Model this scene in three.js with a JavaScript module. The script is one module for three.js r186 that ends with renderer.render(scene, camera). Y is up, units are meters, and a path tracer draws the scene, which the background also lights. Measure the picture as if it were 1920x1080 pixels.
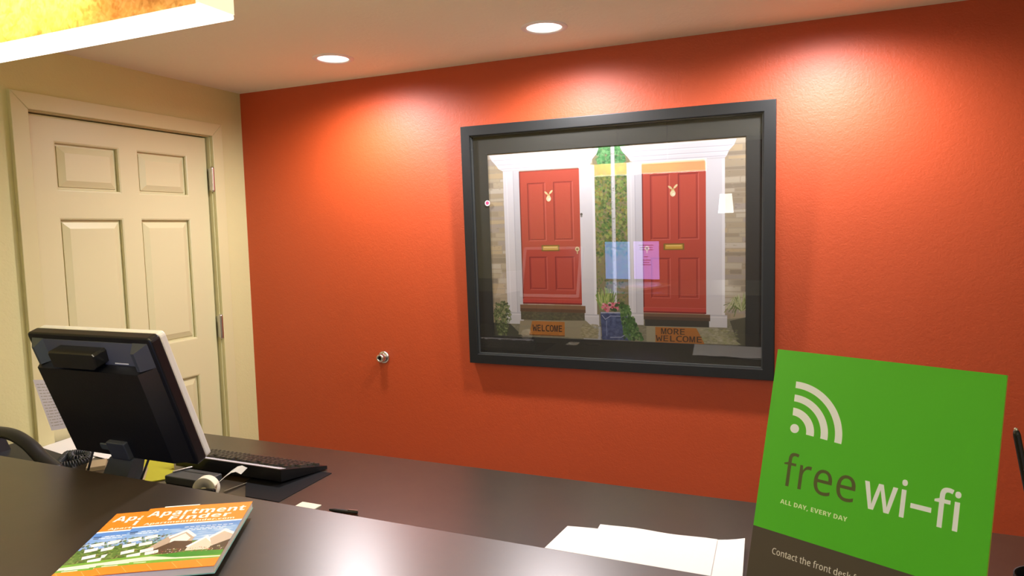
import * as THREE from 'three';
import { RoundedBoxGeometry } from 'three/addons/geometries/RoundedBoxGeometry.js';
import { mergeGeometries } from 'three/addons/utils/BufferGeometryUtils.js';
import { RectAreaLightUniformsLib } from 'three/addons/lights/RectAreaLightUniformsLib.js';

// ---------------------------------------------------------------- camera, light, exposure
const renderer = new THREE.WebGLRenderer();
renderer.toneMapping = THREE.LinearToneMapping;
renderer.toneMappingExposure = 1.0;
renderer.shadowMap.enabled = true;
RectAreaLightUniformsLib.init();
const scene = new THREE.Scene();
scene.background = new THREE.Color(0.75, 0.88, 1.0);       // daylight outside the one unseen window behind the viewer
scene.backgroundIntensity = 1.6;

const camera = new THREE.PerspectiveCamera(45.47, 1920 / 1080, 0.05, 60);
{
  const yaw = -0.4022, pitch = -0.0845, roll = -0.0234;
  const f = new THREE.Vector3(Math.sin(yaw) * Math.cos(pitch), Math.sin(pitch), -Math.cos(yaw) * Math.cos(pitch));
  const r0 = new THREE.Vector3(Math.cos(yaw), 0, Math.sin(yaw)), u0 = new THREE.Vector3().crossVectors(r0, f);
  const r = r0.clone().multiplyScalar(Math.cos(roll)).addScaledVector(u0, Math.sin(roll));
  const u = u0.clone().multiplyScalar(Math.cos(roll)).addScaledVector(r0, -Math.sin(roll));
  camera.quaternion.setFromRotationMatrix(new THREE.Matrix4().makeBasis(r, u, f.clone().negate()));
  camera.position.set(2.759, 1.5498, 2.8648);
}

// lamp strengths and colours (each light is made in its lamp's builder)
const DOWN = { power: 5.2, colour: [1.0, 0.95, 0.97] };
const PEND = { down: 30, side: 7, end: 60, up: 120, colour: [1.0, 0.84, 0.42], amber: [1.0, 0.66, 0.25], white: [1.0, 0.94, 0.80] };
const UNSEEN_LOBBY = { power: 6.5, colour: [1.0, 0.98, 0.97] };  // unseen panels behind the viewer

const H = 2.3, ROOM_X = 5.4, ROOM_Z = 7.5;

// ---------------------------------------------------------------- helpers
let seed = 7;
const rnd = () => { seed = (seed * 1664525 + 1013904223) >>> 0; return seed / 4294967296; };
const rr = (a, b) => a + (b - a) * rnd();
const used = new Map();
function numbered(name) { const n = used.get(name) ?? 0; used.set(name, n + 1); return n ? name + '_' + String(n).padStart(3, '0') : name; }
const rgb = (r, g, b) => new THREE.Color().setRGB(r, g, b);
const std = (o) => new THREE.MeshStandardMaterial(o);
const phys = (o) => new THREE.MeshPhysicalMaterial(o);
function tag(o, label, category, group) { o.userData.label = label; o.userData.category = category; if (group) o.userData.group = group; return o; }
function thing(name, label, category, pos = [0, 0, 0], turn = 0, group) {
  const o = new THREE.Group(); o.name = numbered(name); scene.add(o); o.position.set(...pos); o.rotation.y = turn; return tag(o, label, category, group);
}
function obj(name, geo, mat, parent) {
  const g = Array.isArray(geo) ? mergeGeometries(geo.map((x) => { const y = x.index ? x.toNonIndexed() : x.clone(); for (const k of Object.keys(y.attributes)) if (!['position', 'normal', 'uv'].includes(k)) y.deleteAttribute(k); return y; })) : geo;
  const m = new THREE.Mesh(g, mat); m.name = parent ? name : numbered(name); m.castShadow = m.receiveShadow = true; (parent ?? scene).add(m); return m;
}
function struct(name, geo, mat, label) { const m = obj(name, geo, mat); m.userData.kind = 'structure'; if (label) m.userData.label = label; return m; }
function metreUV(g) {                                         // box-projected uv in metres
  const h = g.index ? g.toNonIndexed() : g, p = h.attributes.position, n = h.attributes.normal, uv = new Float32Array(p.count * 2);
  for (let i = 0; i < p.count; i++) {
    const ax = Math.abs(n.getX(i)), ay = Math.abs(n.getY(i)), az = Math.abs(n.getZ(i));
    const a = ay >= ax && ay >= az ? [p.getX(i), p.getZ(i)] : ax >= az ? [p.getZ(i), p.getY(i)] : [p.getX(i), p.getY(i)];
    uv[2 * i] = a[0]; uv[2 * i + 1] = a[1];
  }
  h.setAttribute('uv', new THREE.BufferAttribute(uv, 2)); return h;
}
function bx(x0, x1, y0, y1, z0, z1, r = 0) {
  const w = x1 - x0, h = y1 - y0, d = z1 - z0;
  const g = r ? new RoundedBoxGeometry(w, h, d, 2, Math.min(r, w / 2.05, h / 2.05, d / 2.05)) : new THREE.BoxGeometry(w, h, d);
  g.translate((x0 + x1) / 2, (y0 + y1) / 2, (z0 + z1) / 2); return metreUV(g);
}
function extrude(pts, depth, bevel = 0, holes = [], seg = 2) {
  const s = new THREE.Shape(pts.map((p) => new THREE.Vector2(...p)));
  for (const h of holes) s.holes.push(new THREE.Path(h.map((p) => new THREE.Vector2(...p))));
  return metreUV(new THREE.ExtrudeGeometry(s, bevel ? { depth: depth - 2 * bevel, bevelEnabled: true, bevelSize: bevel, bevelThickness: bevel, bevelOffset: -bevel, bevelSegments: seg } : { depth, bevelEnabled: false })).translate(0, 0, bevel);
}
const rect = (x0, x1, y0, y1) => [[x0, y0], [x1, y0], [x1, y1], [x0, y1]];
function tube(pts, r, n = 40, rad = 10, closed = false) { return new THREE.TubeGeometry(new THREE.CatmullRomCurve3(pts.map((p) => new THREE.Vector3(...p)), closed), n, r, rad, closed); }
const lathe = (prof, n = 40) => new THREE.LatheGeometry(prof.map((p) => new THREE.Vector2(...p)), n);
const cyl = (r0, r1, h, n = 32) => new THREE.CylinderGeometry(r0, r1, h, n);
function hull8(a, b) {                                         // solid between two quads (each 4 points, counter-clockwise seen from outside b)
  const P = [...a, ...b], q = [[3, 2, 1, 0], [4, 5, 6, 7], [0, 1, 5, 4], [1, 2, 6, 5], [2, 3, 7, 6], [3, 0, 4, 7]], pos = [];
  for (const [i, j, k, l] of q) for (const t of [i, j, k, i, k, l]) pos.push(...P[t]);
  const g = new THREE.BufferGeometry(); g.setAttribute('position', new THREE.Float32BufferAttribute(pos, 3)); g.computeVertexNormals();
  return metreUV(g);
}

// ---------------------------------------------------------------- textures
function noiseField(n, octaves, sd) {                          // tileable value noise, 0..1
  let s = sd; const R = () => { s = (s * 1664525 + 1013904223) >>> 0; return s / 4294967296; };
  const out = new Float32Array(n * n); let tot = 0;
  for (const [cells, amp] of octaves) {
    const g = Float32Array.from({ length: cells * cells }, R); tot += amp;
    for (let y = 0; y < n; y++) for (let x = 0; x < n; x++) {
      const fx = (x / n) * cells, fy = (y / n) * cells, ix = Math.floor(fx), iy = Math.floor(fy); let u = fx - ix, v = fy - iy; u = u * u * (3 - 2 * u); v = v * v * (3 - 2 * v);
      const a = g[iy * cells + ix], b = g[iy * cells + (ix + 1) % cells], c = g[((iy + 1) % cells) * cells + ix], d = g[((iy + 1) % cells) * cells + (ix + 1) % cells];
      out[y * n + x] += amp * (a + (b - a) * u + (c - a) * v + (a - b - c + d) * u * v);
    }
  }
  for (let i = 0; i < out.length; i++) out[i] /= tot;
  return out;
}
function dataTex(n, fn, srgb, rep) {
  const d = new Uint8Array(n * n * 4);
  for (let i = 0; i < n * n; i++) { const c = fn(i); d[4 * i] = c[0]; d[4 * i + 1] = c[1]; d[4 * i + 2] = c[2]; d[4 * i + 3] = 255; }
  const t = new THREE.DataTexture(d, n, n); t.wrapS = t.wrapT = THREE.RepeatWrapping; t.magFilter = t.minFilter = THREE.LinearFilter;
  if (srgb) t.colorSpace = THREE.SRGBColorSpace; t.repeat.set(rep, rep); t.needsUpdate = true; return t;
}
const peel = noiseField(512, [[24, 0.8], [64, 1], [128, 0.6]], 11);
const peelTex = (rep) => dataTex(512, (i) => { const v = peel[i] * 255; return [v, v, v]; }, false, rep);
const mott = noiseField(512, [[5, 1], [13, 0.8], [40, 0.5], [170, 0.5]], 23);
const fine = noiseField(512, [[64, 1], [256, 1]], 31);
function canvasTex(w, h, draw) {
  const c = document.createElement('canvas'); c.width = w; c.height = h; draw(c.getContext('2d'), w, h);
  const t = new THREE.CanvasTexture(c); t.colorSpace = THREE.SRGBColorSpace; t.anisotropy = 8; return t;
}

// ---------------------------------------------------------------- materials
const M = {
  red: phys({ color: rgb(0.48, 0.058, 0.005), roughness: 0.56, ior: 1.66, bumpMap: peelTex(3.0), bumpScale: 0.0006 }),
  cream: std({ color: rgb(0.61, 0.575, 0.29), roughness: 0.6, bumpMap: peelTex(2.2), bumpScale: 0.0008 }),
  ceiling: std({ color: rgb(0.80, 0.77, 0.60), roughness: 0.9, bumpMap: peelTex(1.6), bumpScale: 0.001 }),
  doorPaint: std({ color: rgb(0.62, 0.585, 0.34), roughness: 0.42 }),
  trimPaint: std({ color: rgb(0.61, 0.57, 0.31), roughness: 0.42 }),
  bounceFloor: std({ color: rgb(0.5, 0.45, 0.36), roughness: 0.6 }),  // unseen floor, kept pale to bounce light onto the ceiling
  laminate: phys({
    color: rgb(1, 1, 1), roughness: 0.33, ior: 2.0,
    map: dataTex(512, (i) => { const v = 0.72 + 0.34 * mott[i] + 0.12 * (fine[i] - 0.5); return [52 * v, 41 * v, 27 * v]; }, true, 1.7),
  }),
  blackFrame: std({ color: rgb(0.007, 0.0085, 0.009), roughness: 0.5 }),
  mat: std({ color: rgb(0.022, 0.022, 0.018), roughness: 0.9 }),
  glass: phys({ color: 0xffffff, roughness: 0.0, transmission: 1, thickness: 0, ior: 1.5 }),
  nickel: std({ color: rgb(0.62, 0.6, 0.56), metalness: 1, roughness: 0.28 }),
  dark: std({ color: rgb(0.004, 0.004, 0.005), roughness: 0.5 }),
  blackPlastic: std({ color: rgb(0.006, 0.0065, 0.008), roughness: 0.33, bumpMap: peelTex(9), bumpScale: 0.0002 }),
  greyPlastic: std({ color: rgb(0.035, 0.04, 0.045), roughness: 0.5 }),
  greenGrey: std({ color: rgb(0.05, 0.062, 0.06), roughness: 0.45 }),
  bezel: std({ color: rgb(0.72, 0.72, 0.68), roughness: 0.4 }),
  screen: phys({ color: rgb(0.01, 0.01, 0.012), roughness: 0.15 }),
  paper: std({ color: rgb(0.82, 0.82, 0.8), roughness: 0.85, side: THREE.DoubleSide }),
  paperEdge: std({ color: rgb(0.75, 0.72, 0.62), roughness: 0.9 }),
  cream2: std({ color: rgb(0.80, 0.76, 0.6), roughness: 0.8 }),
  yellow: std({ color: rgb(0.40, 0.385, 0.012), roughness: 0.7 }),
  tan: std({ color: rgb(0.34, 0.27, 0.16), roughness: 0.7 }),
  padBlack: phys({ color: rgb(0.003, 0.0035, 0.005), roughness: 0.6, specularIntensity: 0.35 }),
  phone: std({ color: rgb(0.006, 0.007, 0.010), roughness: 0.42 }),
  cord: std({ color: rgb(0.03, 0.035, 0.04), roughness: 0.33 }),
  white: std({ color: rgb(0.8, 0.8, 0.78), roughness: 0.5 }),
};

// ---------------------------------------------------------------- the setting
struct('floor', bx(-0.12, ROOM_X + 0.12, -0.1, 0, -0.12, ROOM_Z + 0.12), M.bounceFloor, 'unseen floor of the lobby and the staff side, pale beige to bounce light upward');
struct('wall_back', bx(-0.12, ROOM_X + 0.12, 0, H, -0.12, 0), M.red, 'orange-red painted wall with a fine orange-peel texture');
struct('wall_right', bx(ROOM_X, ROOM_X + 0.12, 0, H, 0, ROOM_Z), M.cream, 'cream wall on the right of the lobby');
const WIN = [2.25, 2.75, 1.0, 1.95];  // unseen window, placed for the bright strip mirrored in the picture glass
struct('wall_front', extrude(rect(-0.12, ROOM_X + 0.12, 0, H), 0.12, 0, [rect(WIN[0], WIN[1], WIN[2], WIN[3])]).translate(0, 0, ROOM_Z), std({ color: rgb(0.16, 0.08, 0.05), roughness: 0.8 }), 'unseen brown wall behind the viewer, dark to keep the glass reflections dark');  // out of view; dark brown keeps reflections in the picture glass dark
{
  const w = new THREE.Group(); w.name = 'unseen_window_1'; w.userData = { kind: 'structure', label: 'narrow unseen window in the brown wall behind the viewer, placed for a bright reflected strip' }; scene.add(w);
  obj('window_frame', extrude(rect(...WIN), 0.05, 0, [rect(WIN[0] + 0.04, WIN[1] - 0.04, WIN[2] + 0.04, WIN[3] - 0.04)]).translate(0, 0, ROOM_Z + 0.03), M.white, w);
  obj('pane', bx(WIN[0] + 0.04, WIN[1] - 0.04, WIN[2] + 0.04, WIN[3] - 0.04, ROOM_Z + 0.052, ROOM_Z + 0.058), M.glass, w);
}
// left wall (local x runs along world -z, local z along world +x)
const Q = new THREE.Matrix4().makeRotationY(Math.PI / 2);
const DL = -1.11, DR = -0.225, DT = 2.05;                     // door slab in the left wall
const J = 0.012;                                               // jamb thickness
struct('wall_left', extrude([[-ROOM_Z, 0], [DL - J, 0], [DL - J, DT + J], [DR + J, DT + J], [DR + J, 0], [0, 0], [0, H], [-ROOM_Z, H]], 0.12).translate(0, 0, -0.12).applyMatrix4(Q), M.cream, 'cream painted wall with the panelled door');
// ceiling with round openings for the recessed lamps
const CANS = [[0.889, 0.372], [1.857, 0.38], [2.826, 0.38]];
{
  const circle = (x, y, r) => Array.from({ length: 40 }, (_, i) => [x + r * Math.cos(i * Math.PI / 20), y + r * Math.sin(i * Math.PI / 20)]);
  const g = extrude(rect(-0.12, ROOM_X + 0.12, -ROOM_Z - 0.12, 0.12), 0.14, 0, CANS.map(([x, z]) => circle(x, -z, 0.075)));
  struct('ceiling', g.rotateX(-Math.PI / 2).translate(0, H, 0), M.ceiling, 'off-white plaster ceiling with recessed lamps');
}
// door casing
const CW = 0.068, CT = 0.02;
const casing = (pts) => extrude(pts, CT, 0.003).applyMatrix4(Q);
{
  const ox0 = DL - J - CW + 0.012, ix0 = DL - 0.004, ix1 = DR + 0.004, ox1 = DR + J + CW - 0.012, iy = DT + 0.004, oy = DT + 0.068;
  struct('trim_1', casing([[ox0, 0], [ix0, 0], [ix0, iy], [ox0, oy]]), M.trimPaint, 'cream door casing, left upright');
  struct('trim_2', casing([[ix1, 0], [ox1, 0], [ox1, oy], [ix1, iy]]), M.trimPaint, 'cream door casing, right upright beside the red wall');
  struct('trim_3', casing([[ox0, oy], [ix0, iy], [ix1, iy], [ox1, oy]]), M.trimPaint, 'cream door casing, head');
}
{
  const d = new THREE.Group(); d.name = 'door_1'; d.userData = { kind: 'structure', label: 'cream six-panel door with nickel hinges' }; scene.add(d);
  const zf = -0.016, g1 = 0.004;                               // slab front, clearance
  const cols = [[-0.995, -0.725], [-0.622, -0.362]], rows = [[1.757, 1.94], [1.055, 1.632], [0.25, 0.86]];
  const holes = []; for (const [a, b] of cols) for (const [c, e] of rows) holes.push(rect(a, b, c, e));
  obj('door_slab', [extrude(rect(DL + g1, DR - 0.006, 0.012, DT - g1), 0.02, 0.0085, holes, 2).translate(0, 0, zf - 0.02), bx(DL + g1, DR - 0.006, 0.012, DT - g1, zf - 0.04, zf - 0.018)].map((g) => g.applyMatrix4(Q)), M.doorPaint, d);
  for (const [a, b, c, e] of holes.map((h) => [h[0][0], h[1][0], h[0][1], h[2][1]])) {
    const s = new THREE.Shape(rect(a + 0.036, b - 0.036, c + 0.036, e - 0.036).map((p) => new THREE.Vector2(...p)));
    const g = new THREE.ExtrudeGeometry(s, { depth: 0.003, bevelEnabled: true, bevelSize: 0.026, bevelThickness: 0.01, bevelSegments: 1 });
    obj('panel', metreUV(g).translate(0, 0, zf - 0.017).applyMatrix4(Q), M.doorPaint, d);
  }
  obj('jamb', [bx(DL - J, DL, 0, DT, -0.12, 0.0), bx(DR, DR + J, 0, DT, -0.12, 0.0), bx(DL - J, DR + J, DT, DT + J, -0.12, 0), bx(DL, DL + 0.012, 0, DT, -0.1, zf - 0.042), bx(DR - 0.012, DR, 0, DT, -0.1, zf - 0.042), bx(DL, DR, DT - 0.012, DT, -0.1, zf - 0.042)].map((g) => g.applyMatrix4(Q)), M.trimPaint, d);
  for (const y of [1.838, 1.09, 0.25]) {
    const h = obj('hinge', [bx(DR - 0.004, DR + 0.0005, y - 0.054, y + 0.054, zf - 0.004, 0.014)].map((g) => g.applyMatrix4(Q)), M.nickel, d);
    const k = cyl(0.0105, 0.0105, 0.108, 16).translate(DR - 0.004, y, 0.012).applyMatrix4(Q);
    obj('knuckle', [k, new THREE.SphereGeometry(0.0105, 12, 8).translate(DR - 0.004, y + 0.054, 0.012).applyMatrix4(Q), new THREE.SphereGeometry(0.0105, 12, 8).translate(DR - 0.004, y - 0.054, 0.012).applyMatrix4(Q)], M.nickel, h);
  }
  obj('door_handle', [cyl(0.032, 0.032, 0.008, 24).rotateX(Math.PI / 2).translate(DL + 0.065, 0.94, zf + 0.004), cyl(0.012, 0.012, 0.05, 16).rotateX(Math.PI / 2).translate(DL + 0.065, 0.94, zf + 0.03), new THREE.SphereGeometry(0.027, 20, 14).translate(DL + 0.065, 0.94, zf + 0.058)].map((g) => g.applyMatrix4(Q)), M.nickel, d);
}

// ---------------------------------------------------------------- reception desk
const CY = 1.0, CZ = 1.788, DY = 0.745, DZ = 0.8145;
{
  const t = thing('reception_desk', 'low dark brown laminate desk top carrying the monitor and keyboard', 'desk');
  obj('worktop', bx(0.002, 5.0, DY - 0.04, DY, DZ, 1.834, 0.004), M.laminate, t);
  for (const x of [0.004, 2.5, 4.96]) obj('side_panel', bx(x, x + 0.03, 0, DY - 0.04, DZ + 0.04, 1.834), M.laminate, t);
  const c = thing('raised_counter', 'raised dark brown laminate counter in front, carrying the magazines and the green sign', 'counter');
  obj('counter_top', bx(0.002, 5.0, CY - 0.04, CY, CZ, 2.52, 0.004), M.laminate, c);
  obj('riser_panel', bx(0.002, 5.0, 0, CY - 0.04, 1.838, 1.868), M.laminate, c);
  obj('front_panel', bx(0.002, 5.0, 0, CY - 0.04, 2.40, 2.43), M.laminate, c);
  for (const x of [0.004, 4.96]) obj('side_panel', bx(x, x + 0.03, 0, CY - 0.04, 1.868, 2.40), M.laminate, c);
}

// ---------------------------------------------------------------- lamps
{
  const lens = std({ color: 0xffffff, emissive: rgb(1, 0.97, 0.96), emissiveIntensity: 3, roughness: 0.6 });
  const ring = std({ color: rgb(0.78, 0.76, 0.72), roughness: 0.5 });
  const labels = ['round recessed ceiling lamp nearest the cream wall', 'round recessed ceiling lamp above the picture', 'round recessed ceiling lamp right of the picture at the top edge'];
  CANS.forEach(([x, z], i) => {
    const t = thing('ceiling_lamp', labels[i], 'ceiling lamp', [x, H, z], 0, 'recessed ceiling lamps over the red wall');
    obj('trim_ring', lathe([[0.066, 0.0], [0.068, -0.004], [0.078, -0.006], [0.087, -0.002], [0.088, 0.0]]), ring, t);
    obj('can', lathe([[0.0, 0.09], [0.07, 0.09], [0.074, 0.06], [0.068, 0.0]]), ring, t);
    obj('lens', lathe([[0.0, 0.002], [0.03, 0.0025], [0.06, 0.006], [0.069, 0.014], [0.069, 0.02], [0.0, 0.02]]), lens, t);
    const l = new THREE.SpotLight(rgb(...DOWN.colour), DOWN.power, 0, 1.5, 0.55, 2);
    l.position.set(x, H - 0.03, z); l.target.position.set(x, 0, z); l.castShadow = true; l.shadow.radius = 2.2; l.name = 'downlight'; scene.add(l, l.target); l.target.name = 'downlight_target';
  });
}
{
  const X0 = 1.22, X1 = 2.122, Y0 = 1.81, Y1 = 1.895, Z0 = 2.205, Z1 = 2.258;
  const t = thing('pendant_lamp', 'long box pendant lamp with glowing white underside and mottled amber sides', 'pendant lamp', [0, 0, 0]);
  const white = std({ color: rgb(0.85, 0.82, 0.75), emissive: rgb(1, 0.95, 0.8), emissiveIntensity: 2.2, roughness: 0.5 });
  const end = std({ color: rgb(0.85, 0.82, 0.7), emissive: rgb(1, 0.9, 0.6), emissiveIntensity: 0.85, roughness: 0.5 });
  const amberMap = canvasTex(1024, 96, (c, w, h) => {
    c.fillStyle = '#e8cb94'; c.fillRect(0, 0, w, h);
    const cols = ['#f3e0b0', '#d0aa6c', '#e8cd92', '#bd9258', '#f8ecca', '#dcb67c', '#efdab0'];
    for (let i = 0; i < 5200; i++) { c.globalAlpha = rr(0.15, 0.6); c.fillStyle = cols[Math.floor(rnd() * 7)]; c.beginPath(); c.ellipse(rnd() * w, rnd() * h, rr(1, 9), rr(1, 4), rr(0, 3), 0, 7); c.fill(); }
    c.globalAlpha = 1;
  });
  const amber = phys({ color: rgb(1, 0.96, 0.88), map: amberMap, transmission: 0.55, roughness: 1, thickness: 0, side: THREE.DoubleSide });
  obj('bottom_diffuser', bx(X0, X1, Y0, Y0 + 0.006, Z0, Z1, 0.002), white, t);
  obj('end_diffuser', bx(X0, X0 + 0.005, Y0 + 0.006, Y1, Z0, Z1), end, t);
  obj('end_diffuser', bx(X1 - 0.005, X1, Y0 + 0.006, Y1, Z0, Z1), end, t);
  for (const [z0, z1] of [[Z0, Z0 + 0.004], [Z1 - 0.004, Z1]]) {
    const g = bx(X0 + 0.005, X1 - 0.005, Y0 + 0.006, Y1, z0, z1), p = g.attributes.position, uv = g.attributes.uv;
    for (let i = 0; i < p.count; i++) uv.setXY(i, (p.getX(i) - X0) / (X1 - X0), (p.getY(i) - Y0) / (Y1 - Y0));
    obj('amber_side', g, amber, t);
  }
  obj('lamp_tube', new THREE.CapsuleGeometry(0.009, 0.58, 6, 16).rotateZ(Math.PI / 2).translate(1.64, (Y0 + Y1) / 2, (Z0 + Z1) / 2), std({ color: 0xffffff, emissive: rgb(1, 0.92, 0.7), emissiveIntensity: 36 }), t);
  obj('unseen_top_diffuser', bx(X0 + 0.005, X1 - 0.005, Y1 - 0.006, Y1, Z0 + 0.004, Z1 - 0.004), white, t);  // glowing top of the pendant, out of view
  for (const x of [1.50, 1.86]) obj('stem', [cyl(0.005, 0.005, H - Y1 + 0.008, 12).translate(x, (H + Y1 - 0.008) / 2, (Z0 + Z1) / 2), cyl(0.035, 0.035, 0.014, 24).translate(x, H - 0.007, (Z0 + Z1) / 2)], M.nickel, t);
  const cx = (X0 + X1) / 2, cz = (Z0 + Z1) / 2, cy = (Y0 + Y1) / 2, L = X1 - X0;
  const area = (w, h, k, x, y, z, tx, ty, tz, name, col = PEND.colour) => { const a = new THREE.RectAreaLight(rgb(...col), k, w, h); a.position.set(x, y, z); a.lookAt(tx, ty, tz); a.name = name; scene.add(a); };
  area(L, Z1 - Z0, PEND.down, cx, Y0 - 0.003, cz, cx, 0, cz + 1e-4, 'pendant_light_down', PEND.white);
  area(L - 0.02, Z1 - Z0 - 0.012, PEND.up, cx, Y1 + 0.003, cz, cx, 9, cz + 1e-4, 'unseen_pendant_uplight');  // unseen upward light, set strong to brighten the ceiling
  area(L, Y1 - Y0, PEND.side, cx, cy, Z0 - 0.003, cx, cy, -3, 'pendant_light_back', PEND.amber);
  area(L, Y1 - Y0, PEND.side, cx, cy, Z1 + 0.003, cx, cy, 9, 'pendant_light_front', PEND.amber);
  area(Z1 - Z0, Y1 - Y0, PEND.end, X0 - 0.003, cy, cz, -5, cy, cz, 'pendant_light_left');
  area(Z1 - Z0, Y1 - Y0, PEND.end, X1 + 0.003, cy, cz, 9, cy, cz, 'pendant_light_right');
}
[[3.9, 4.3, 'unseen square ceiling panel lamp behind the viewer, the nearer one'], [3.9, 6.2, 'unseen square ceiling panel lamp behind the viewer, the farther one']].forEach(([x, z, label]) => {  // out of view, placed to light the sign and brighten the ceiling
  const t = thing('unseen_ceiling_panel', label, 'ceiling lamp', [x, H, z], 0, 'unseen square panel lamps in the lobby');
  obj('panel_frame', extrude(rect(-0.32, 0.32, -0.32, 0.32), 0.012, 0.003, [rect(-0.3, 0.3, -0.3, 0.3)]).rotateX(Math.PI / 2), M.white, t);
  obj('diffuser', bx(-0.3, 0.3, -0.008, -0.002, -0.3, 0.3), std({ color: 0xffffff, emissive: rgb(1, 0.96, 0.88), emissiveIntensity: 1.5 }), t);
  const a = new THREE.RectAreaLight(rgb(...UNSEEN_LOBBY.colour), UNSEEN_LOBBY.power * 4, 0.6, 0.6); a.position.set(x, H - 0.014, z); a.lookAt(x, 0, z + 1e-4); a.name = 'unseen_lobby_light'; scene.add(a);
});
{
  const t = thing('unseen_floor_lamp', 'unseen floor lamp behind the viewer, its white tapered shade placed for a reflection in the picture glass', 'floor lamp', [1.94, 0, 5.4]);  // out of view, placed for the white shade mirrored in the picture glass
  obj('base', lathe([[0, 0.025], [0.12, 0.022], [0.13, 0.0], [0, 0]]), M.dark, t);
  obj('pole', cyl(0.01, 0.01, 1.40, 12).translate(0, 0.72, 0), M.dark, t);
  obj('shade', lathe([[0.066, 1.60], [0.086, 1.385], [0.084, 1.385], [0.064, 1.60]]), std({ color: rgb(0.9, 0.88, 0.8), emissive: rgb(1, 0.97, 0.9), emissiveIntensity: 9, roughness: 0.8 }), t);
  const l = new THREE.PointLight(rgb(1, 0.9, 0.75), 0.5); l.position.set(1.94, 1.50, 5.4); l.shadow.radius = 1; l.castShadow = true; l.name = 'unseen_floor_lamp_light'; scene.add(l);
}

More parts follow.
